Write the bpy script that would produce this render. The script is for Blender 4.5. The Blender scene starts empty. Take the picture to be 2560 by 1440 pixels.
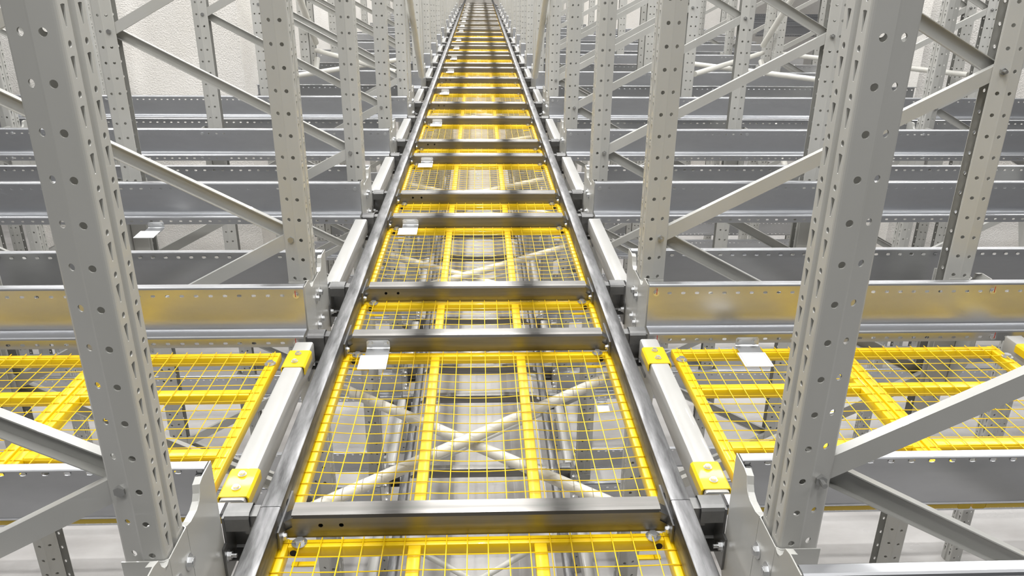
import bpy, math, random
from mathutils import Vector, Matrix
random.seed(7)
S = bpy.context.scene
COL = S.collection
PI = math.pi

# ------------------------------------------------------------------ camera
CAMPOS = Vector((0.012, 0.0, 1.29))
FPX = 1961.6
AX = Vector((0.9992, -0.0059, 0.0396)); AY = Vector((-0.0396, -0.3819, 0.9234)); AZ = Vector((0.0097, -0.9242, -0.3818))
# AX/AY/AZ: world axes seen in camera space (right, down, forward)
cd = bpy.data.cameras.new('camera'); cam = bpy.data.objects.new('camera', cd); COL.objects.link(cam)
cd.sensor_width = 36.0; cd.lens = FPX * 36.0 / 2560.0; cd.clip_start = 0.05; cd.clip_end = 200
right = Vector((AX[0], AY[0], AZ[0])); down = Vector((AX[1], AY[1], AZ[1])); fwd = Vector((AX[2], AY[2], AZ[2]))
fwd.normalize(); right = (right - fwd * right.dot(fwd)).normalized(); down = fwd.cross(right)
M = Matrix.Identity(4)
for i in range(3):
    M[i][0] = right[i]; M[i][1] = -down[i]; M[i][2] = -fwd[i]; M[i][3] = CAMPOS[i]
cam.matrix_world = M
S.camera = cam

# ------------------------------------------------------------------ world, lamps, exposure
w = bpy.data.worlds.new('world'); S.world = w; w.use_nodes = True
w.node_tree.nodes['Background'].inputs[0].default_value = (0.95, 0.97, 1.0, 1)
w.node_tree.nodes['Background'].inputs[1].default_value = 0.09
def lamp_strip(x, y, z, length, width, power, ang=0.0, col=(1.0, 0.99, 0.975)):
    ld = bpy.data.lights.new('ceiling_or_fill_lamp', 'AREA'); ld.shape = 'RECTANGLE'
    ld.size = width; ld.size_y = length; ld.energy = power; ld.color = col
    o = bpy.data.objects.new('ceiling_or_fill_lamp', ld); COL.objects.link(o)
    o.location = (x, y, z); o.rotation_euler = (0, ang, 0)
lamp_strip(0.0, 14.75, 5.2, 34.5, 0.05, 1900)
for lx, p in ((-2.75, 850), (2.75, 850), (-6.0, 1000), (6.0, 1000)):
    for q in range(9): lamp_strip(lx, -1.2 + 3.4 * q, 5.2, 0.18, 1.4, p / 9)
for lx in (-3.7, 5.6):                    # short fill lamps, added only to brighten the rock pillars
    lamp_strip(lx, 6.7, 4.6, 1.6, 1.2, 170)
S.view_settings.view_transform = 'Standard'; S.view_settings.look = 'None'
S.view_settings.exposure = -0.44; S.view_settings.gamma = 1.0; S.view_settings.use_curve_mapping = False

# ------------------------------------------------------------------ materials
def mat(name, col, rough=0.4, metal=0.0, noise=None, bump=0.0, bscale=60.0, coat=0.0, col2=None, rvar=0.0, wave=None, spec=0.5):
    m = bpy.data.materials.new(name); m.use_nodes = True
    nt = m.node_tree; b = nt.nodes['Principled BSDF']; L = nt.links
    b.inputs['Base Color'].default_value = (*col, 1); b.inputs['Roughness'].default_value = rough
    b.inputs['Metallic'].default_value = metal; b.inputs['Coat Weight'].default_value = coat
    b.inputs['Specular IOR Level'].default_value = spec
    if noise or bump:
        tc = nt.nodes.new('ShaderNodeTexCoord'); mp = nt.nodes.new('ShaderNodeMapping'); L.new(tc.outputs['Object'], mp.inputs[0])
        oi = nt.nodes.new('ShaderNodeObjectInfo'); vm = nt.nodes.new('ShaderNodeVectorMath'); vm.operation = 'ADD'
        sc = nt.nodes.new('ShaderNodeMath'); sc.operation = 'MULTIPLY'; sc.inputs[1].default_value = 37.0
        L.new(oi.outputs['Random'], sc.inputs[0]); L.new(mp.outputs[0], vm.inputs[0]); L.new(sc.outputs[0], vm.inputs[1])
    if noise:
        mp.inputs['Scale'].default_value = noise
        n = nt.nodes.new('ShaderNodeTexNoise'); n.inputs['Scale'].default_value = 1.0; n.inputs['Detail'].default_value = 5; n.inputs['Roughness'].default_value = 0.6
        L.new(vm.outputs[0], n.inputs['Vector'])
        r = nt.nodes.new('ShaderNodeValToRGB'); r.color_ramp.elements[0].position = 0.32; r.color_ramp.elements[1].position = 0.68
        r.color_ramp.elements[0].color = (*col, 1); r.color_ramp.elements[1].color = (*(col2 or col), 1)
        L.new(n.outputs['Fac'], r.inputs[0]); L.new(r.outputs[0], b.inputs['Base Color'])
        if rvar:
            mr = nt.nodes.new('ShaderNodeMapRange'); mr.inputs['From Min'].default_value = 0.3; mr.inputs['From Max'].default_value = 0.7
            mr.inputs['To Min'].default_value = rough + rvar; mr.inputs['To Max'].default_value = rough - rvar
            L.new(n.outputs['Fac'], mr.inputs['Value']); L.new(mr.outputs[0], b.inputs['Roughness'])
    if bump:
        n2 = nt.nodes.new('ShaderNodeTexNoise'); n2.inputs['Scale'].default_value = bscale; n2.inputs['Detail'].default_value = 4
        L.new(tc.outputs['Object'], n2.inputs['Vector'])
        bp = nt.nodes.new('ShaderNodeBump'); bp.inputs['Strength'].default_value = bump; bp.inputs['Distance'].default_value = 0.02
        L.new(n2.outputs['Fac'], bp.inputs['Height']); L.new(bp.outputs[0], b.inputs['Normal'])
    return m
MT = {
 'paint': mat('grey_paint', (0.45, 0.448, 0.42), 0.30, 0.0, noise=(3, 3, 2), col2=(0.485, 0.483, 0.46), coat=0.2),
 'galv': mat('galvanised_steel', (0.50, 0.51, 0.53), 0.33, 0.9, noise=(3, 9, 9), col2=(0.57, 0.58, 0.60), rvar=0.04),
 'rail': mat('worn_track_steel', (0.09, 0.09, 0.09), 0.42, 1.0, noise=(34, 4.5, 30), col2=(0.28, 0.28, 0.285), rvar=0.10),
 'steel': mat('rolled_dark_steel', (0.205, 0.20, 0.19), 0.40, 1.0, noise=(1.6, 40, 40), col2=(0.29, 0.28, 0.265), rvar=0.05),
 'dark': mat('dark_bracket_steel', (0.17, 0.17, 0.17), 0.40, 0.9, noise=(8, 8, 8), col2=(0.27, 0.27, 0.265)),
 'yellow': mat('yellow_paint', (0.86, 0.60, 0.006), 0.33, 0.0, noise=(5, 5, 5), col2=(0.80, 0.53, 0.005), coat=0.1),
 'zinc': mat('zinc_plate', (0.72, 0.73, 0.74), 0.3, 0.95),
 'zincd': mat('dull_zinc', (0.42, 0.42, 0.41), 0.4, 0.8),
 'pipe': mat('white_pipe_paint', (0.70, 0.69, 0.64), 0.30, 0.0, noise=(4, 4, 4), col2=(0.64, 0.63, 0.58)),
 'tube': mat('pale_tube_paint', (0.40, 0.395, 0.375), 0.28, 0.0, noise=(3, 3, 3), col2=(0.44, 0.435, 0.415), coat=0.2),
 'label': mat('white_label', (0.86, 0.86, 0.86), 0.35),
 'ink': mat('label_ink', (0.05, 0.05, 0.05), 0.6),
 'red': mat('red_marker', (0.45, 0.03, 0.02), 0.5),
 'black': mat('black_hole', (0.01, 0.01, 0.01), 0.8),
 'wall': mat('shotcrete', (0.80, 0.77, 0.72), 0.85, 0.0, noise=(0.9, 0.9, 0.9), col2=(0.88, 0.86, 0.83), bump=0.55, bscale=75),
 'floor': mat('concrete', (0.50, 0.48, 0.465), 0.34, 0.0, noise=(1.3, 2.6, 1.0), col2=(0.68, 0.665, 0.65), rvar=0.08),
}

# ------------------------------------------------------------------ mesh helpers
class MB:
    def __init__(s): s.v = []; s.f = []
    def quad(s, a, b, c, d):
        n = len(s.v); s.v += [tuple(a), tuple(b), tuple(c), tuple(d)]; s.f.append((n, n + 1, n + 2, n + 3))
    def box(s, x0, x1, y0, y1, z0, z1):
        n = len(s.v)
        s.v += [(x, y, z) for z in (z0, z1) for y in (y0, y1) for x in (x0, x1)]
        s.f += [tuple(n + i for i in q) for q in ((0, 2, 3, 1), (4, 5, 7, 6), (0, 1, 5, 4), (2, 6, 7, 3), (0, 4, 6, 2), (1, 3, 7, 5))]
        return s
    def prism(s, prof, p0, p1, axis, cap=True):
        # prof: list of 2D points; axis 'x': (y,z), 'y': (x,z), 'z': (x,y)
        n = len(s.v); k = len(prof)
        for t in (p0, p1):
            for (a, b) in prof:
                s.v.append((t, a, b) if axis == 'x' else ((a, t, b) if axis == 'y' else (a, b, t)))
        for i in range(k):
            j = (i + 1) % k; s.f.append((n + i, n + j, n + k + j, n + k + i))
        if cap:
            s.f.append(tuple(n + i for i in range(k))[::-1]); s.f.append(tuple(n + k + i for i in range(k)))
        return s
    def sheet(s, path, t, p0, p1, axis):
        # an open bent sheet of thickness t along a 2D path, extruded along axis
        m = len(path); off = []
        for i in range(m):
            d = Vector((0, 0))
            if i > 0: e = (Vector(path[i]) - Vector(path[i - 1])).normalized(); d += Vector((-e.y, e.x))
            if i < m - 1: e = (Vector(path[i + 1]) - Vector(path[i])).normalized(); d += Vector((-e.y, e.x))
            d.normalize(); off.append((path[i][0] + d.x * t, path[i][1] + d.y * t))
        for i in range(m - 1):
            s.prism([path[i], path[i + 1], off[i + 1], off[i]], p0, p1, axis)
        return s
    def cyl(s, c, r, h, axis='z', n=12, r2=None):
        b = len(s.v); r2 = r if r2 is None else r2
        for k, (t, rr) in enumerate(((0, r), (h, r2))):
            for i in range(n):
                a = 2 * PI * i / n; u, w_ = rr * math.cos(a), rr * math.sin(a)
                s.v.append((c[0] + u, c[1] + w_, c[2] + t) if axis == 'z' else ((c[0] + u, c[1] + t, c[2] + w_) if axis == 'y' else (c[0] + t, c[1] + u, c[2] + w_)))
        for i in range(n):
            j = (i + 1) % n; s.f.append((b + i, b + j, b + n + j, b + n + i))
        s.f.append(tuple(b + i for i in range(n))[::-1]); s.f.append(tuple(b + n + i for i in range(n)))
        return s
    def wire(s, pts, r, n=5):
        b = len(s.v); m = len(pts)
        for i, p in enumerate(pts):
            d = (Vector(pts[min(i + 1, m - 1)]) - Vector(pts[max(i - 1, 0)])).normalized()
            u = d.cross(Vector((0, 0, 1)) if abs(d.z) < 0.9 else Vector((1, 0, 0))).normalized(); w_ = d.cross(u)
            for k in range(n):
                a = 2 * PI * k / n; s.v.append(tuple(Vector(p) + u * (r * math.cos(a)) + w_ * (r * math.sin(a))))
        for i in range(m - 1):
            for k in range(n):
                j = (k + 1) % n; s.f.append((b + i * n + k, b + i * n + j, b + (i + 1) * n + j, b + (i + 1) * n + k))
        s.f.append(tuple(b + k for k in range(n))[::-1]); s.f.append(tuple(b + (m - 1) * n + k for k in range(n)))
        return s
    def perf(s, O, U, wd, V, N, pitch, count, holes, th):
        # perforated strip: origin O, width direction U (wd), length direction V, inward normal N; holes: (v0, v1, 8 pts (u,v))
        O, U, V, N = Vector(O), Vector(U), Vector(V), Vector(N)
        for k in range(count):
            for (v0, v1, hp) in holes:
                vm = (v0 + v1) / 2
                if hp is None:
                    n = len(s.v)
                    for (u, v) in ((0, v0), (wd, v0), (wd, v1), (0, v1)): s.v.append(tuple(O + U * u + V * (k * pitch + v)))
                    s.f.append((n, n + 1, n + 2, n + 3)); continue
                K = len(hp); e = K // 4; cn = ((0, v0), (wd, v0), (wd, v1), (0, v1)); bd = []
                for i in range(K):
                    (ua, va), (ub, vb) = cn[i // e], cn[(i // e + 1) % 4]; t = (i % e) / e
                    bd.append((ua + (ub - ua) * t, va + (vb - va) * t))
                n = len(s.v)
                for (u, v) in bd: s.v.append(tuple(O + U * u + V * (k * pitch + v)))
                for (u, v) in hp: s.v.append(tuple(O + U * u + V * (k * pitch + v)))
                for (u, v) in hp: s.v.append(tuple(O + U * u + V * (k * pitch + v) + N * th))
                for i in range(K):
                    j = (i + 1) % K
                    s.f.append((n + i, n + j, n + K + j, n + K + i)); s.f.append((n + K + i, n + K + j, n + 2 * K + j, n + 2 * K + i))
        return s
    def mirx(s):
        s.v = [(-x, y, z) for x, y, z in s.v]; s.f = [f[::-1] for f in s.f]; return s
    def mesh(s, name, m):
        me = bpy.data.meshes.new(name); me.from_pydata(s.v, [], s.f); me.materials.append(MT[m])
        me.polygons.foreach_set('use_smooth', [True] * len(me.polygons)); me.set_sharp_from_angle(angle=math.radians(32))
        me.update(); return me
def circ8(cu, cv, r, rv=None):
    rv = rv or r
    return [(cu + r * math.cos(math.radians(a)), cv + rv * math.sin(math.radians(a))) for a in range(225, 585, 20 if False else 30)]
def slot8(cu, cv, a, b):
    return [(cu - a * .8, cv - b * .8), (cu, cv - b), (cu + a * .8, cv - b * .8), (cu + a, cv), (cu + a * .8, cv + b * .8), (cu, cv + b), (cu - a * .8, cv + b * .8), (cu - a, cv)]
def rrect(x0, x1, z0, z1, r):
    k = r * 0.3
    return [(x0 + r, z0), (x1 - r, z0), (x1 - k, z0 + k), (x1, z0 + r), (x1, z1 - r), (x1 - k, z1 - k), (x1 - r, z1), (x0 + r, z1), (x0 + k, z1 - k), (x0, z1 - r), (x0, z0 + r), (x0 + k, z0 + k)]
CACHE = {}
def cm(key, fn, m, name=None):
    if key not in CACHE:
        b = MB(); fn(b); CACHE[key] = b.mesh(name or str(key if isinstance(key, str) else key[0]), m)
    return CACHE[key]

# ------------------------------------------------------------------ object helpers
def tag(o, label=None, cat=None, group=None, kind=None):
    if label: o['label'] = label
    if cat: o['category'] = cat
    if group: o['group'] = group
    if kind: o['kind'] = kind
    return o
def ob(name, me, parent=None, loc=(0, 0, 0), rot=None, mw=None):
    o = bpy.data.objects.new(name, me); COL.objects.link(o)
    if parent: o.parent = parent
    o.location = loc
    if rot: o.rotation_euler = rot
    if mw is not None: o.matrix_world = mw
    return o
def empty(name, loc, label, cat, group=None, rz=0.0):
    o = bpy.data.objects.new(name, None); COL.objects.link(o); o.location = loc; o.rotation_euler = (0, 0, rz)
    o.empty_display_size = 0.1
    return tag(o, label, cat, group)
def px(p):
    d = Vector(p) - CAMPOS; z = d.dot(fwd)
    if z < 0.05: return None
    return (1280 + FPX * d.dot(right) / z, 720 + FPX * d.dot(down) / z)
def seen(a, b, n=14, m=260):
    a, b = Vector(a), Vector(b)
    for i in range(n + 1):
        q = px(a.lerp(b, i / n))
        if q and -m < q[0] < 2560 + m and -m * .3 < q[1] < 1440 + m: return True
    return False
ORD = ['zeroth', 'first', 'second', 'third', 'fourth', 'fifth', 'sixth', 'seventh', 'eighth', 'ninth', 'tenth', 'eleventh', 'twelfth', 'thirteenth', 'fourteenth', 'fifteenth', 'sixteenth', 'seventeenth', 'eighteenth', 'nineteenth']
TENS = {20: 'twent', 30: 'thirt', 40: 'fort', 50: 'fift'}
def od(n):
    if n < 20: return ORD[n]
    t = n // 10 * 10
    return TENS[t] + ('ieth' if n % 10 == 0 else 'y-' + ORD[n % 10])

# ------------------------------------------------------------------ layout
ENDS = [2.707, 4.238, 5.764, 7.310, 9.171, 11.06, 12.63, 14.2, 15.75, 18.0, 19.55, 21.1, 22.65, 24.2, 25.75, 27.3, 28.85, 30.4]
LANES = [(e - 1.04, e) for e in ENDS]; LANES[0] = (1.655, 2.707)      # front faces of the two cross beams of each lane
WB = 0.0                                                               # web of a back beam sits at start, of a facing beam at end+.06
FLOOR = -2.80
LOW = -2.05
FRAMES = [1.402]
for i in range(len(LANES) - 1):
    a = LANES[i][1] + 0.06; b = LANES[i + 1][0]
    if b - a < 0.6: FRAMES.append((a + b) / 2)
    else: FRAMES += [a + 0.21, b - 0.21]
PITCH = 0.0815
HP = 0.0535

# ------------------------------------------------------------------ setting
def rough_wall(name, x0, x1, y0, y1, z0, z1, amp=0.12, step=0.18):
    b = MB(); rnd = random.Random(len(name) + int(x0 * 10))
    ph = [(rnd.uniform(0, 6), rnd.uniform(1.0, 2.6), rnd.uniform(1.0, 2.6), rnd.uniform(1.0, 2.6)) for _ in range(7)]
    def dsp(x, y, z): return sum(math.sin(p[0] + p[1] * x + p[2] * y + p[3] * z) for p in ph) / 7 * amp + rnd.uniform(-.006, .006)
    def grid(o, u, v, nrm):
        o, u, v, nrm = map(Vector, (o, u, v, nrm)); nu = max(2, int(u.length / step)); nv = max(2, int(v.length / step)); n = len(b.v)
        for j in range(nv + 1):
            for i in range(nu + 1):
                p = o + u * (i / nu) + v * (j / nv); edge = i in (0, nu)
                b.v.append(tuple(p + nrm * (0 if edge else dsp(*p))))
        for j in range(nv):
            for i in range(nu):
                q = n + j * (nu + 1) + i; b.f.append((q, q + 1, q + nu + 2, q + nu + 1))
    h = z1 - z0
    grid((x0, y0, z0), (x1 - x0, 0, 0), (0, 0, h), (0, -1, 0)); grid((x1, y0, z0), (0, y1 - y0, 0), (0, 0, h), (1, 0, 0))
    grid((x0, y1, z0), (0, y0 - y1, 0), (0, 0, h), (-1, 0, 0)); grid((x1, y1, z0), (x0 - x1, 0, 0), (0, 0, h), (0, 1, 0))
    return tag(ob(name, b.mesh(name, 'wall')), kind='structure')
fl = MB().box(-16, 16, -3, 40, FLOOR - 0.2, FLOOR); tag(ob('floor', fl.mesh('floor', 'floor')), kind='structure')
rough_wall('wall_left', -4.75, -2.4, 8.35, 16.2, FLOOR, 3.4)
rough_wall('wall_right', 4.65, 7.2, 8.35, 9.9, FLOOR, 3.4)
rough_wall('wall_back', -15.5, -2.5, 16.9, 38, FLOOR, 3.4, step=.4)
rough_wall('wall_far_right', 2.5, 5.6, 16.9, 38, FLOOR, 3.4, step=.4)
rough_wall('wall_far_corner', 5.7, 15, 26.0, 27.0, FLOOR, 3.4, step=.5)
rough_wall('wall_end', -2.6, 15, 38.2, 39.5, FLOOR, 3.4, step=.5)

for n_, xx in ((1, -0.08), (2, 0.08)):      # slim unseen bars added below the lamps to cast dark bands along the track
    tag(ob('shadow_bar_%d' % n_, MB().prism(rrect(xx - 0.02, xx + 0.02, 3.28, 3.33, 0.004), -2, 34, 'y').mesh('shadow_bar_mesh', 'galv')), kind='structure')

# ------------------------------------------------------------------ track rails
def f_rail(L):
    def fn(b): b.prism(rrect(-0.0275, 0.0275, -0.08, 0.0, 0.006), 0.001, L - 0.001, 'y')
    return fn
JOINTS = [-0.6, 1.665, 7.8, 13.95, 20.1, 26.25, 33.5]
for lv, (zz, word) in enumerate(((0.0, ''), (LOW, 'lower-level '))):
    for s, side in ((-1, 'left'), (1, 'right')):
        for i in range(len(JOINTS) - 1):
            if lv and i > 2: continue
            y0, y1 = JOINTS[i], JOINTS[i + 1]
            r = empty('track_rail', (s * 0.530, y0, zz), f'worn steel {word}track rail, {side} side, {od(i + 1)} length from the front', 'rail', 'lengths of steel track rail')
            ob('tube', cm(('rail_tube', round(y1 - y0, 3)), f_rail(y1 - y0), 'rail'), r)
            if not lv:
                for dy in ((y1 - y0 - 0.055,) if i == 0 else ((0.055,) + ((y1 - y0 - 0.055,) if i < 3 else ()))):
                    ob('access_hole', cm('access_hole', lambda b: b.cyl((-0.0006, 0, 0), 0.016, 0.0012, 'x', 14), 'black'), r, (-s * 0.0277, dy, -0.038))

# ------------------------------------------------------------------ bolts
def f_bolt(b, r=0.0125, h=0.009, wr=0.02):
    b.cyl((0, 0, 0), wr, 0.0025, 'z', 16); b.cyl((0, 0, 0.0025), r, h, 'z', 6); b.cyl((0, 0, 0.0025 + h), r * 0.72, 0.001, 'z', 12)
BOLT = cm('bolt', f_bolt, 'zinc')
BOLT_S = cm('bolt_small', lambda b: f_bolt(b, 0.009, 0.006, 0.012), 'zinc')
def f_stud(b):
    b.cyl((0, 0, 0), 0.015, 0.002, 'z', 14); b.cyl((0, 0, 0.002), 0.0115, 0.009, 'z', 6); b.cyl((0, 0, 0.011), 0.0055, 0.012, 'z', 8)
STUD = cm('stud', f_stud, 'zinc')
HEXB = cm('hex_bolt', lambda b: b.cyl((0, 0, 0), 0.0125, 0.009, 'z', 6), 'zincd')
NUT = cm('hex_nut', lambda b: (b.cyl((0, 0, 0), 0.013, 0.011, 'z', 6), b.cyl((0, 0, 0.011), 0.0062, 0.016, 'z', 10)), 'zincd')
RX = {'-y': (PI / 2, 0, 0), '+y': (-PI / 2, 0, 0), '+x': (0, PI / 2, 0), '-x': (0, -PI / 2, 0), '+z': (0, 0, 0)}

# ------------------------------------------------------------------ cross beams
def f_cb(b, holes=False):
    zt, zb = -0.02, -0.092
    T = 0.478; B = 0.502
    def top(x0, x1):
        b.sheet([(0.058, zb + 0.004), (0.058, zt - 0.006), (0.052, zt), (0.012, zt), (0.004, zt - 0.004), (0.0, zt - 0.012)], 0.003, x0, x1, 'x')
    top(-T, T)
    # front web: notched ends, wider at the foot
    zs = zt - 0.012; zn = zt - 0.038
    outl = [(-B, zb), (B, zb), (B, zn - 0.014), (T, zn), (T, zs), (-T, zs), (-T, zn), (-B, zn - 0.014)]
    if holes:
        # split the web around two round holes
        hx = (-0.405, -0.352); hz = zt - 0.034; r = 0.0062; c = 0.02
        xs = [-T, hx[0] - c, hx[0] + c, hx[1] - c, hx[1] + c, T]
        b.prism([(-B, zb), (-T, zb), (-T, zn), (-B, zn - 0.014)], 0, 0.003, 'y'); b.prism([(T, zb), (B, zb), (B, zn - 0.014), (T, zn)], 0, 0.003, 'y')
        for q in (0, 2, 4): b.prism([(xs[q], zb), (xs[q + 1], zb), (xs[q + 1], zs), (xs[q], zs)], 0, 0.003, 'y')
        for h in hx:
            b.perf((h - c, 0, zb), (1, 0, 0), 2 * c, (0, 0, 1), (0, 1, 0), 1, 1, [(0, zs - zb, circ8(c, hz - zb, r))], 0.003)
    else:
        b.prism(outl, 0, 0.003, 'y')
    b.prism([(0.003, zb), (0.05, zb), (0.05, zb + 0.003), (0.003, zb + 0.003)], -T, T, 'x')
def f_gusset(s):
    def fn(b):
        b.prism([(0.476 * s, -0.030), (0.500 * s, -0.046), (0.500 * s, -0.078), (0.476 * s, -0.056)][::s], 0.004, 0.007, 'y')
        b.prism([(0.474 * s, -0.027), (0.502 * s, -0.044), (0.502 * s, -0.048), (0.474 * s, -0.031)][::s], -0.002, 0.040, 'y')
    return fn
def f_eplate(b): b.prism([(-0.085, -0.03), (0.085, -0.03), (0.085, -0.083), (-0.085, -0.083)], -0.0025, 0.0025, 'x')
beams = []
for i, (a, e) in enumerate(LANES): beams += [(a, i, 0), (e, i, 1)]
for k, (y, lane, kind) in enumerate(beams):
    for lv, zz in enumerate((0.0, LOW)):
        if lv and y > 12: continue
        lab = f'dark steel cross beam between the track rails, {od(k + 1)} from the front' if not lv else f'lower-level steel cross beam under the mesh walkway, {od(k + 1)} from the front'
        c = empty('cross_member', (0, y, zz), lab, 'beam', 'cross beams of the track')
        hol = kind == 0 and y < 12 and not lv
        ob('channel', cm(('cross_beam_channel', hol), (lambda b: f_cb(b, True)) if hol else (lambda b: f_cb(b)), 'steel'), c)
        if y < 16 and not lv:
            for s in (-1, 1):
                ob('gusset', cm(('gusset', s), f_gusset(s), 'dark'), c)
                p = ob('end_plate', cm('end_plate', f_eplate, 'dark'), c, (s * 0.4995, 0.03, 0))
                if y < 8: ob('bolt', BOLT_S, p, (-s * 0.0025, -0.05, -0.070), RX['+x' if s < 0 else '-x'])

# ------------------------------------------------------------------ mesh panels
def bar(x0, x1, y0, y1, z0, z1, r=0.004):
    def fn(b):
        if x1 - x0 > y1 - y0: b.prism(rrect(y0, y1, z0, z1, r), x0, x1, 'x')
        else: b.prism(rrect(x0, x1, z0, z1, r), y0, y1, 'y')
    return fn
def f_wires(x0, x1, y0, y1, stops, sag, ox=0.0, oy=0.0):
    # welded wire grid resting on the frame, slightly sagging between the bars
    def fn(b):
        def dz(x, y):
            q = 0
            for c0, c1 in zip(stops[:-1], stops[1:]):
                if c0 <= x <= c1: q = 4 * (x - c0) * (c1 - x) / (c1 - c0) ** 2
            return -sag * q * 4 * (y - y0) * (y1 - y) / (y1 - y0) ** 2
        nx = int((x1 - x0) / HP); gx = (x1 - x0 - nx * HP) / 2 + ox
        xs = [x0 + gx + i * HP for i in range(nx + 1)]; ny = int((y1 - y0) / HP); gy = (y1 - y0 - ny * HP) / 2 + oy
        ys = [y0 + gy + i * HP for i in range(ny + 1)]
        for x in xs: b.wire([(x, y0 + (y1 - y0) * t / 8, 0.0065 + dz(x, y0 + (y1 - y0) * t / 8)) for t in range(9)], 0.0016, 5)
        for y in ys: b.wire([(x0 + (x1 - x0) * t / 30, y, 0.0024 + dz(x0 + (x1 - x0) * t / 30, y)) for t in range(31)], 0.0016, 5)
    return fn
ZP = -0.092
HW = 0.5175
def centre_panel(y0, y1, label, far):
    Lr = int((y1 - y0) * 100) / 100; big = Lr > 0.85
    p = empty('mesh_panel', (0, y0, ZP), label, 'mesh panel', 'yellow mesh panels of the walkway')
    for s in (-1, 1):
        x0, x1 = sorted((s * HW, s * (HW - 0.032)))
        ob('side_bar', cm(('side_bar', s, Lr), bar(x0, x1, 0.0, Lr, -0.034, 0), 'yellow'), p)
        ob('inner_bar', cm(('inner_bar', s, Lr), bar(s * 0.162 - 0.017, s * 0.162 + 0.017, 0.031, Lr - 0.031, -0.028, -0.002), 'yellow'), p)
    ob('end_bar', cm('end_bar_near', bar(-HW + 0.033, HW - 0.033, 0.0, 0.03, -0.034, 0), 'yellow'), p)
    fb = ob('end_bar', cm('end_bar_near', bar(-HW + 0.033, HW - 0.033, 0.0, 0.03, -0.034, 0), 'yellow'), p, (0, Lr - 0.031, 0))
    wm = ob('wire_mesh', cm(('wire_mesh', Lr), f_wires(-HW + 0.004, HW - 0.004, 0.0, Lr - 0.004, [-HW + .03, -0.162, 0.162, HW - .03], 0.011 if big else 0.004), 'yellow'), p)
    wm['kind'] = 'stuff'
    if not far:
        for s in (-1, 1):
            ob('bolt', BOLT, fb, (s * 0.458, 0.014, 0.001))
            ob('tube_end', cm('tube_end', lambda b: b.cyl((0, -0.0012, 0), 0.0095, 0.001, 'y', 12), 'black'), fb, (s * 0.472, 0.0, -0.019))
            ob('clamp_strip', cm('clamp_strip', bar(-0.03, 0.03, -0.012, 0.004, -0.046, -0.040, 0.002), 'yellow'), fb, (s * 0.445, -0.01, 0))
centre_panel(1.655 - 0.515, 1.655 - 0.003, 'short yellow mesh panel at the very bottom of the walkway', False)
kk = 1
for i, (a, e) in enumerate(LANES):
    kk += 1; centre_panel(a + 0.062, e - 0.003, f'long yellow mesh walkway panel, {od(kk)} panel from the front', a > 11)
    if i < len(LANES) - 1:
        kk += 1; centre_panel(e + 0.062, LANES[i + 1][0] - 0.003, f'short yellow mesh walkway panel, {od(kk)} panel from the front', a > 11)

# ------------------------------------------------------------------ code plates
def f_tab(b):
    b.prism([(-0.044, -0.030), (0.044, -0.030), (0.044, -0.006), (0.038, 0.0), (-0.038, 0.0), (-0.044, -0.006)], -0.003, 0.0, 'y')
    b.sheet([(-0.003, -0.030), (-0.006, -0.0335), (-0.09, -0.036)], 0.003, -0.044, 0.044, 'x')
def f_plate(b): b.prism([(-0.052, -0.045), (0.052, -0.045), (0.052, 0.056), (-0.052, 0.056)], 0.0, 0.0025, 'z')
def f_frame(b):
    for (x0, x1, y0, y1) in ((-0.046, 0.046, -0.0390, -0.0380), (-0.046, 0.046, 0.0485, 0.0495), (-0.046, -0.045, -0.0380, 0.0485), (0.045, 0.046, -0.0380, 0.0485)):
        b.box(x0, x1, y0, y1, 0.0025, 0.0028)
def code_plate(x, y, z, label, far=False):
    p = empty('marker_plate', (x, y, z), label, 'marker plate', 'white marker plates on tabs')
    ob('tab', cm('tab', f_tab, 'zinc'), p)
    q = ob('plate', cm('plate', f_plate, 'label'), p, (-0.006, -0.126, -0.0335), (math.radians(2), 0, 0))
    if not far:
        ob('printed_border', cm('printed_border', f_frame, 'ink'), q)
        for s in (-1, 1): ob('bolt', BOLT_S, p, (s * 0.03, -0.003, -0.014), RX['-y'])
for i, (a, e) in enumerate(LANES):
    code_plate(-0.381, e - 0.0005, -0.040, f'white marker plate on the walkway cross beams, {od(i + 1)} from the front', e > 13)

# ------------------------------------------------------------------ rail brackets and spacer tubes beside the track
def f_stub(s):
    def fn(b):
        x0, x1 = sorted((s * 0.585, s * 0.647))
        b.sheet([(0.0, -0.066), (0.0, -0.030), (0.004, -0.024), (0.012, -0.02), (0.048, -0.02), (0.055, -0.024), (0.058, -0.032), (0.058, -0.158), (0.052, -0.164), (0.004, -0.164)], 0.0035, x0, x1, 'x')
        b.box(min(s * 0.555, s * 0.60), max(s * 0.555, s * 0.60), 0.006, 0.052, -0.082, -0.026)
    return fn
def f_stubplate(b): b.box(-0.003, 0.003, -0.03, 0.075, -0.20, -0.10); b.box(-0.003, 0.003, -0.004, 0.062, -0.0999, -0.024)
for s, side in ((-1, 'left'), (1, 'right')):
    for k, (y, lane, kind) in enumerate(beams):
        for lv, zz in enumerate((0.0, LOW)):
            if lv and y > 9 or y > 30: continue
            lab = f'dark channel bracket {side} of the track, {od(k + 1)} from the front' + (', lower level' if lv else '')
            c = empty('rail_bracket', (0, y, zz), lab, 'bracket', 'dark brackets beside the track')
            ob('channel', cm(('stub', s), f_stub(s), 'dark'), c)
            if y < 15:
                p = ob('end_plate', cm('stub_plate', f_stubplate, 'dark'), c, (s * 0.6505, 0, 0))
                if y < 10 and not lv: ob('bolt', STUD, p, (-s * 0.003, -0.012, -0.135), RX['+x' if s < 0 else '-x'])
def f_tube(L): return lambda b: b.prism(rrect(-0.034, 0.034, -0.085, 0.0, 0.008), 0, L, 'y')
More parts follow.
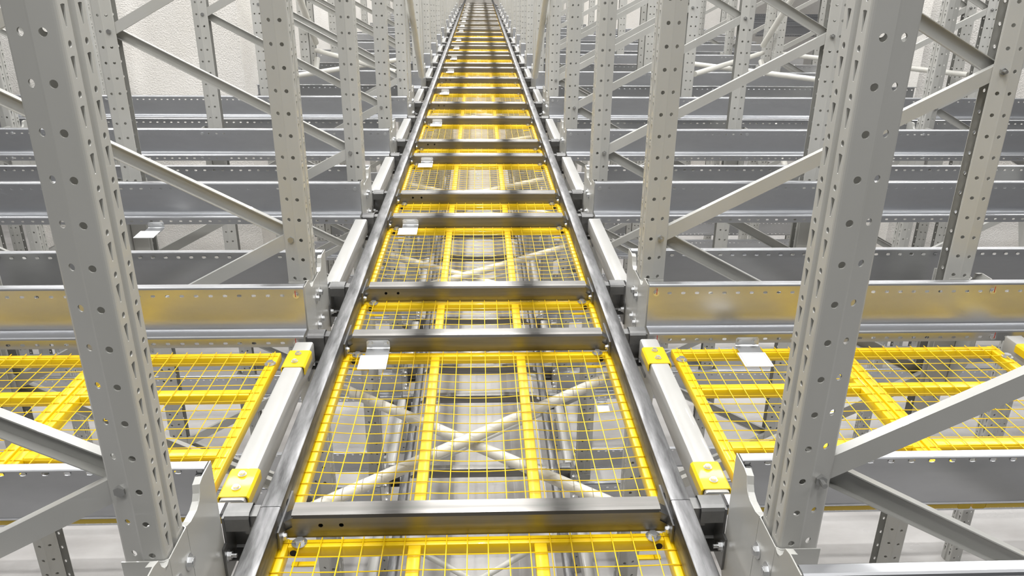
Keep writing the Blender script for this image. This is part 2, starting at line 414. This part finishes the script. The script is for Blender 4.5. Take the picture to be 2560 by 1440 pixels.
def f_saddle(b):
    b.sheet([(-0.042, -0.085), (-0.042, -0.004), (-0.036, 0.003), (0.036, 0.003), (0.042, -0.004), (0.042, -0.03)], -0.004, 0, 0.125, 'y')
def spacer(x, lane, zz, label, saddles, mirror):
    a, e = LANES[lane]; y0, y1 = a + 0.078, e - 0.033
    t = empty('spacer_tube', (x, y0, zz - 0.03), label, 'tube', 'pale square tubes beside the track')
    ob('tube', cm(('spacer', round(y1 - y0, 2)), f_tube(round(y1 - y0, 2)), 'tube'), t)
    if saddles:
        for yy in (0.012, y1 - y0 - 0.20):
            sd = ob('saddle_bracket', cm(('saddle', mirror), (lambda b: f_saddle(b).mirx()) if False else ((lambda b: (f_saddle(b), b.mirx())[0]) if mirror else f_saddle), 'yellow'), t, (0, yy, 0)); sd['label'] = 'yellow painted saddle bracket'
            for by in (0.035, 0.095): ob('bolt', BOLT_S, sd, (0.0, by, 0.004))
for s, side in ((-1, 'left'), (1, 'right')):
    for i in range(len(LANES)):
        if LANES[i][0] > 26: continue
        spacer(s * 0.652, i, 0, f'pale square tube {side} of the track' + (' with yellow saddles at its ends' if i == 0 else f', {od(i + 1)} from the front'), i == 0, s > 0)
        if i < 5: spacer(s * 0.652, i, LOW, f'lower-level pale square tube {side} of the track, {od(i + 1)} from the front', False, s > 0)
    spacer(s * 2.085, 0, 0, f'pale square tube with yellow saddles at the outer {side} mesh panels', True, s > 0)

# ------------------------------------------------------------------ side mesh panels in the first lane
def side_panel(s, x0, x1, label, split):
    y0, y1 = 1.722, 2.636; Lr = y1 - y0; Wd = x1 - x0
    p = empty('side_mesh_panel', (s * x0, y0, -0.055), label, 'mesh panel', 'yellow mesh panels in the side lane')
    def B(key, ax0, ax1, by0, by1, nm):
        q0, q1 = sorted((s * ax0, s * ax1))
        ob(nm, cm((key, s, round(Wd, 2)), bar(q0, q1, by0, by1, -0.036, 0), 'yellow'), p)
    B('sp_in', 0.0, 0.036, 0, Lr, 'side_bar'); B('sp_out', Wd - 0.036, Wd, 0, Lr, 'side_bar')
    B('sp_near', 0.037, Wd - 0.037, 0, 0.036, 'end_bar'); B('sp_far', 0.037, Wd - 0.037, Lr - 0.036, Lr, 'end_bar')
    B('sp_rest', 0.037, Wd - 0.037, 0.254, 0.293, 'middle_bar')
    B('sp_mid', 0.037, Wd - 0.037, 0.605, 0.645, 'middle_bar')
    q0, q1 = sorted((s * 0.004, s * (Wd - 0.004)))
    wm = ob('wire_mesh', cm(('sp_wire', s, round(Wd, 2)), f_wires(q0, q1, 0.004, Lr - 0.004, [q0, q1], 0.004), 'yellow'), p); wm['kind'] = 'stuff'
    for by in (0.1, Lr - 0.09): ob('bolt', BOLT, p, (s * 0.018 if split == 0 else s * (Wd - 0.018), by, 0.001))
for s, side in ((-1, 'left'), (1, 'right')):
    side_panel(s, 0.732, 1.360, f'yellow mesh panel nearest the track in the {side} lane', 0)
    side_panel(s, 1.366, 2.00, f'outer yellow mesh panel of the {side} lane, beside a double bar', 1)
side_panel(1, 2.15, 2.79, 'yellow mesh panel cut by the right edge of the picture', 0)
side_panel(-1, 2.15, 2.79, 'yellow mesh panel cut by the left edge of the picture', 0)
code_plate(1.02, 2.707 - 0.0695, -0.008, 'white marker plate hanging from the first storage beam on the right')
code_plate(-1.76, 4.238 - 0.0695, -0.030, 'white marker plate hanging from a storage beam on the left')
code_plate(-2.3, 2.707 - 0.0695, LOW - 0.030, 'white marker plate low down at the bottom left corner')
code_plate(-0.381, 5.7635, LOW - 0.040, 'small white marker plate on a lower cross beam, seen through the mesh')
code_plate(1.02, 5.764 - 0.0695, LOW - 0.020, 'small white marker plate hanging from a lower beam, right of the walkway')

# ------------------------------------------------------------------ X braces under the walkway
def tube_between(name, a, b, r, m, label, cat, group, n=14):
    a, b = Vector(a), Vector(b); d = b - a; L = round(d.length, 3)
    o = ob(name, cm(('rod', L, r, m), lambda q: q.cyl((0, 0, 0), r, L, 'z', n), m, name))
    o.matrix_world = Matrix.Translation(a) @ d.to_track_quat('Z', 'Y').to_matrix().to_4x4()
    return tag(o, label, cat, group)
for i, (a, e) in enumerate(LANES[:8]):
    for lv, zz in enumerate((0.0, LOW)):
        if lv and i > 5: continue
        w_ = 'lower-level ' if lv else ''
        tube_between('brace_tube', (-0.575, a + 0.19, zz - 0.20), (0.575, e + 0.03, zz - 0.20), 0.020, 'pipe', f'white {w_}brace tube running away to the right under the {od(i + 1)} long mesh panel', 'tube', 'white tubes crossed under the walkway')
        tube_between('brace_tube', (0.575, a + 0.19, zz - 0.247), (-0.575, e + 0.03, zz - 0.247), 0.020, 'pipe', f'white {w_}brace tube running away to the left under the {od(i + 1)} long mesh panel', 'tube', 'white tubes crossed under the walkway')

# ------------------------------------------------------------------ upright posts
ZB, ZT = FLOOR, 3.4
NC = int((ZT - ZB) / PITCH)
def f_upright(b):
    # a: depth away from the slotted face, bb: across; slotted face at a=0
    wedge = lambda cu, c0, c1: [(cu - 0.0016, c0), (cu, c0 - 0.001), (cu + 0.0016, c0), (cu + 0.0044, (c0 + c1) / 2), (cu + 0.0072, c1 - 0.001), (cu, c1), (cu - 0.0072, c1 - 0.001), (cu - 0.0044, (c0 + c1) / 2)]
    V = (0, 0, 1); zf = ZB + 0.0615
    for s in (-1, 1):
        # slotted band
        b.perf((0, s * 0.012, zf), (0, s, 0), 0.034, V, (1, 0, 0), PITCH, NC - 1, [(0, 0.058, wedge(0.018, 0.0152, 0.0507)), (0.058, PITCH, circ8(0.018, 0.0695, 0.0060))], 0.003)
        b.quad((0, s * 0.012, ZB), (0, s * 0.046, ZB), (0, s * 0.046, zf), (0, s * 0.012, zf))
        # side with one round hole per pitch
        b.perf((0.007, s * 0.053, ZB), (1, 0, 0), 0.039, V, (0, -s, 0), PITCH, NC, [(0, PITCH, circ8(0.021, 0.0695, 0.0073))], 0.003)
        U = Vector((0.043, -s * 0.017, 0)); L = U.length
        b.perf((0.051, s * 0.050, ZB), tuple(U / L), L, V, tuple(Vector((-0.017, -0.043 * s, 0)).normalized()), PITCH, NC, [(0, PITCH, circ8(L * 0.42, 0.0695, 0.0073))], 0.003)
        for (p, q) in (((0.008, 0), (0.008, 0.006)), ((0.008, 0.006), (0.006, 0.008)), ((0.006, 0.008), (0.0015, 0.0105)), ((0.0015, 0.0105), (0, 0.012)), ((0, 0.046), (0.001, 0.0495)), ((0.001, 0.0495), (0.0035, 0.052)), ((0.0035, 0.052), (0.007, 0.053)), ((0.046, 0.053), (0.051, 0.050)), ((0.094, 0.033), (0.0985, 0.0295)), ((0.0985, 0.0295), (0.0985, 0.027))):
            b.quad((p[0], s * p[1], ZB), (q[0], s * q[1], ZB), (q[0], s * q[1], ZT - 0.05), (p[0], s * p[1], ZT - 0.05))
UP = cm('upright', f_upright, 'paint')
CO = [0.660, 2.030, 3.46, 4.830]
def post_ok(s, c, y):
    if c < 2: return y < 29
    if y > 16.3: return False
    return y < 8.2 or s > 0
def col_of(s, c): return s * CO[c]
WORDC = ['beside the track', 'second row out', 'third row out', 'fourth row out']
POSTS = {}
for s, side in ((-1, 'left'), (1, 'right')):
    for c in range(4):
        k = 0
        for y in FRAMES:
            if not post_ok(s, c, y): continue
            X = col_of(s, c)
            if not seen((X, y, ZB), (X, y, 1.6), 30, 200): continue
            k += 1; POSTS[(s, c, y)] = k
            away = (c % 2 == 1)           # slotted face turned away from the track
            rz = (0 if s > 0 else PI) + (PI if away else 0)
            o = ob('upright_post', UP, None, (X, y, 0), (0, 0, rz))
            tag(o, f'grey perforated post {side} of the walkway, {WORDC[c]}, {od(k)} from the front', 'post', f'grey rack posts')

# ------------------------------------------------------------------ support brackets on the posts that carry the beams
def f_wrap(b):
    b.sheet([(0.092, -0.0562), (0.004, -0.0562), (-0.0035, -0.050), (-0.0035, 0.050), (0.004, 0.0562), (0.092, 0.0562)], 0.003, -0.42, 0.112, 'z')
def f_wing(sy, R):
    def fn(b):
        y0 = 0.054
        prof = [(y0, 0.112), (0.080, 0.104), (R - 0.125, 0.104), (R - 0.103, 0.113), (R - 0.092, 0.127), (R - 0.086, 0.148), (R - 0.062, 0.154), (R, 0.154), (R, -0.20), (R * 0.6, -0.36), (y0, -0.40)]
        prof = [(max(a, y0), z) for a, z in prof]
        pr = [(sy * a, z) for a, z in prof]
        b.prism(pr if sy < 0 else pr[::-1], -0.006, -0.003, 'x')
        for (p, q) in zip(prof[:6], prof[1:7]):        # folded lip along the top contour
            if abs(p[0] - q[0]) + abs(p[1] - q[1]) > 1e-4:
                b.quad((-0.006, sy * p[0], p[1]), (-0.006, sy * q[0], q[1]), (0.012, sy * q[0], q[1] - 0.002), (0.012, sy * p[0], p[1] - 0.002))
    return fn
WEBS = sorted([1.215] + [v for (a_, e_) in LANES for v in (a_ - 0.003, e_ + 0.06)])
def reach(y, sy, base):
    d = [abs(w_ - y) for w_ in WEBS if (w_ - y) * sy > 0]
    f = [abs(q - y) / 2 - 0.004 for q in FRAMES if (q - y) * sy > 0]
    return round(min([x - base for x in d] + f + [0.25]), 3)
for (s, c, y), k in POSTS.items():
    side = 'left' if s < 0 else 'right'
    if y > 26: continue
    X = col_of(s, c); rz = (0 if s > 0 else PI) + (PI if c % 2 else 0)
    for lv, zz in enumerate((0.0, LOW)):
        if lv and (y > 9 or c > 1) or c > 2: continue
        if not seen((X, y, zz - .3), (X, y, zz + .15), 6, 150): continue
        g = empty('support_bracket', (X, y, zz), f'{"lower " if lv else ""}pale support bracket on the {od(k)} {side} post, {WORDC[c]}', 'bracket', 'support brackets on the rack posts', rz)
        ob('sleeve', cm('sleeve', f_wrap, 'paint'), g)
        for sy in (-1, 1):
            wy = sy * (1 if abs(rz) < 0.1 or abs(rz - 2 * PI) < 0.1 else -1); R = reach(y, wy, 0.042 if c else 0.004); ob('wing', cm(('wing', sy, R), f_wing(sy, R), 'paint'), g)
        if y < 8:
            for zb_ in (0.03, -0.09):
                for sy in (-1, 1): ob('bolt', BOLT, g, (-0.0065, sy * 0.033, zb_), RX['-x'])

# ------------------------------------------------------------------ diagonal braces of the post frames
P1, P2 = 0.729, 1.961
ANG = math.atan2(0.652, P2 - P1); BL = math.hypot(P2 - P1, 0.652)
def f_brace(sg):
    def fn(b):
        c = 0.0135 * sg; w_ = 0.026; yw = c + sg * 0.0125
        b.sheet([(c - sg * 0.0125, -w_), (yw, -w_), (yw, w_), (c - sg * 0.0125, w_)], 0.003 * sg, -0.03, BL + 0.03, 'x')
    return fn
BMESH = {1: cm(('brace', 1), f_brace(1), 'paint'), -1: cm(('brace', -1), f_brace(-1), 'paint')}
NODES = [0.285 - 1.304 * 2, 0.285 - 1.304, 0.285, 0.285 + 1.304]
LEVEL = ['lowest', 'low', 'middle', 'top']
for s, side in ((-1, 'left'), (1, 'right')):
    for base, c in ((0.0, 0), (2.805, 2)):
        for y in FRAMES:
            if (s, c, y) not in POSTS and (s, c + 1, y) not in POSTS: continue
            k = POSTS.get((s, c, y), 0)
            for j, zn in enumerate(NODES):
                for up in (1, -1):
                    p = Vector((s * (P1 + base), y, zn)); q = Vector((s * (P2 + base), y, zn + up * 0.652))
                    if q.z < FLOOR + 0.05 or (y > 12 and j < 2) or (c and j < 1): continue
                    if not seen(p, q, 10, 60): continue
                    me = BMESH[-1 if up > 0 else 1]        # web towards the camera on the rising ones at the right
                    rot = Matrix.Rotation(0 if s > 0 else PI, 4, 'Z') @ Matrix.Rotation(-up * ANG, 4, 'Y')
                    nm = f'{LEVEL[j]} grey diagonal brace {"rising" if up > 0 else "falling"} outward from the {od(k) if k else "hidden"} {side} post' + (' of the third row' if c else '')
                    g = empty('diagonal_brace', tuple(p), nm, 'brace', 'diagonal braces of the rack frames')
                    g.matrix_world = Matrix.Translation(p) @ rot
                    ob('channel', me, g)
                    if y < 8 and up > 0:
                        for xx in (0.0, BL):
                            ob('bolt', NUT if s > 0 else HEXB, g, (xx, -0.0425 if s > 0 else 0.0425, 0), RX['-y'] if s > 0 else RX['+y'])

# ------------------------------------------------------------------ storage beams
def f_beam(L, nolow=False):
    n = int(L / HP)
    def fn(b):
        zt, zl = 0.155, -0.02
        Lx = n * HP
        b.sheet([(0.036, zt - 0.006), (0.036, zt - 0.002), (0.033, zt), (0.008, zt), (0.0025, zt - 0.003), (0, zt - 0.009)], 0.0022, 0, Lx, 'x')
        # web: plain - hole row - plain
        b.perf((0, 0, 0.112), (0, 0, 1), zt - 0.009 - 0.112, (1, 0, 0), (0, 1, 0), HP, n, [(0, HP, slot8(0.0085, HP / 2, 0.0052, 0.0088))], 0.0022)
        b.quad((0, 0, zl + 0.008), (Lx, 0, zl + 0.008), (Lx, 0, 0.112), (0, 0, 0.112))
        b.sheet([(0, zl + 0.008), (-0.0025, zl + 0.0025), (-0.008, zl), (-0.058, zl), (-0.0635, zl - 0.0025), (-0.066, zl - 0.008)][::-1], -0.0022, 0, Lx, 'x')
        b.perf((0, -0.066, zl - 0.044), (0, 0, 1), 0.036, (1, 0, 0), (0, 1, 0), HP, n, [(0, HP, slot8(0.017, HP / 2, 0.0052, 0.0088))], 0.0022)
        b.quad((0, -0.066, zl - 0.044), (Lx, -0.066, zl - 0.044), (Lx, -0.060, zl - 0.047), (0, -0.060, zl - 0.047))
    return fn
def red_mark(b): b.box(-0.0013, 0.0013, -0.002, 0.024, 0.0118, 0.0124)
RED = cm('red_mark', red_mark, 'red')
def storage_beam(s, yw, facing, L, zz, label, bolts, x0=0.66, splice=True):
    # two meshes; rotating by half a turn swaps side and facing
    mir = (s < 0) == facing
    def fn(b):
        f_beam(L)(b)
        if mir: b.mirx()
    me = cm(('beam', mir, round(L, 2)), fn, 'galv')
    r = empty('pallet_rail', (s * x0, yw, zz), label, 'beam', 'galvanised storage beams', 0 if facing else PI)
    ob('profile', me, r)
    if bolts:
        sx = 1 if not mir else -1
        if not facing: ob('bolt', STUD, r, (sx * 0.028, 0.0025, 0.100), RX['+y'])
        for xb in (0.028, 1.36, 2.72):
            for (yy, zb) in ((0.0, 0.1205), (-0.066, -0.047)):
                q = ob('bolt', BOLT_S, r, (sx * xb, yy - 0.0005, zb), RX['-y'])
                if facing and yw < 3: ob('paint_mark', RED, q, (0, 0, -0.002))
kb = {}
rows = [(1.215, True)]
for (a, e) in LANES: rows += [(a - 0.003, False), (e + 0.06, True)]
for (yw, facing) in rows:
    for s, side in ((-1, 'left'), (1, 'right')):
        if yw < 8.0: L = 5.6
        elif s > 0 and yw < 16.2: L = 3.9
        else: L = 1.6
        if yw > 27: continue
        for lv, zz in enumerate((0.0, LOW)):
            if lv and yw > 13: continue
            x0 = s * 0.66; x1 = s * (0.66 + L)
            if yw > 1.3 and not seen((x0, yw, zz - .06), (x1, yw, zz + .15), 30, 100) or (lv and yw < 1.3): continue
            k = kb[(s, lv)] = kb.get((s, lv), 0) + 1
            lab = f'{od(k)} galvanised storage beam from the front, {"lower" if lv else "upper"} level, {side} of the track'
            storage_beam(s, yw, facing, L, zz, lab, yw < 7.5 and not lv)
# beams of the racks further out, behind the rock pillars
for n_, (a, e) in enumerate(LANES[4:7]):
    for yw, facing in ((a, False), (e + 0.06, True)):
        storage_beam(-1, yw, facing, 3.2, 0, f'distant storage beam at the far left edge, {od(n_ + 1)} lane, {"far" if facing else "near"} side', False, x0=4.95)
for n_, (a, e) in enumerate(LANES[9:12]):
    for yw, facing in ((a, False), (e + 0.06, True)):
        storage_beam(1, yw, facing, 3.9, 0, f'distant storage beam at the upper right, {od(n_ + 1)} lane, {"far" if facing else "near"} side', False, x0=5.8)

# ------------------------------------------------------------------ leaning tubes of the spine bracing
for s, side in ((-1, 'left'), (1, 'right')):
    tube_between('leaning_tube', (s * 0.622, 8.82, 0.15), (s * 0.622, 7.3, 1.25), 0.030, 'pipe', f'white leaning brace tube {side} of the track among the posts', 'tube', 'leaning tubes of the spine bracing')
    X = 1.89 if s < 0 else 3.39
    for j, (za, zb_, wd) in enumerate(((0.42, 1.50, 'leaning up'), (0.24, -0.95, 'leaning down'))):
        tube_between('tower_brace_tube', (s * X, 9.62, za), (s * X, 8.2, zb_), 0.034, 'pipe', f'white tube {wd} towards the viewer in the far {side} rack', 'tube', 'tubes of the far bracing tower')
    tube_between('plan_brace_tube', (s * X, 9.60, 0.335), (s * (0.76 if s < 0 else 2.06), 7.62, 0.335), 0.026, 'pipe', f'white level tube slanting from the far {side} rack inward to the nearer post', 'tube', 'tubes of the far bracing tower')
    tube_between('plan_brace_tube', (s * X, 7.66, 0.27), (s * (0.76 if s < 0 else 2.06), 9.52, 0.27), 0.026, 'pipe', f'white level tube slanting from the near {side} rack inward to the farther post', 'tube', 'tubes of the far bracing tower')
    if s > 0: tube_between('plan_brace_tube', (3.52, 9.60, 0.335), (4.75, 7.66, 0.335), 0.026, 'pipe', 'white level tube slanting outward and nearer in the right rack', 'tube', 'tubes of the far bracing tower')
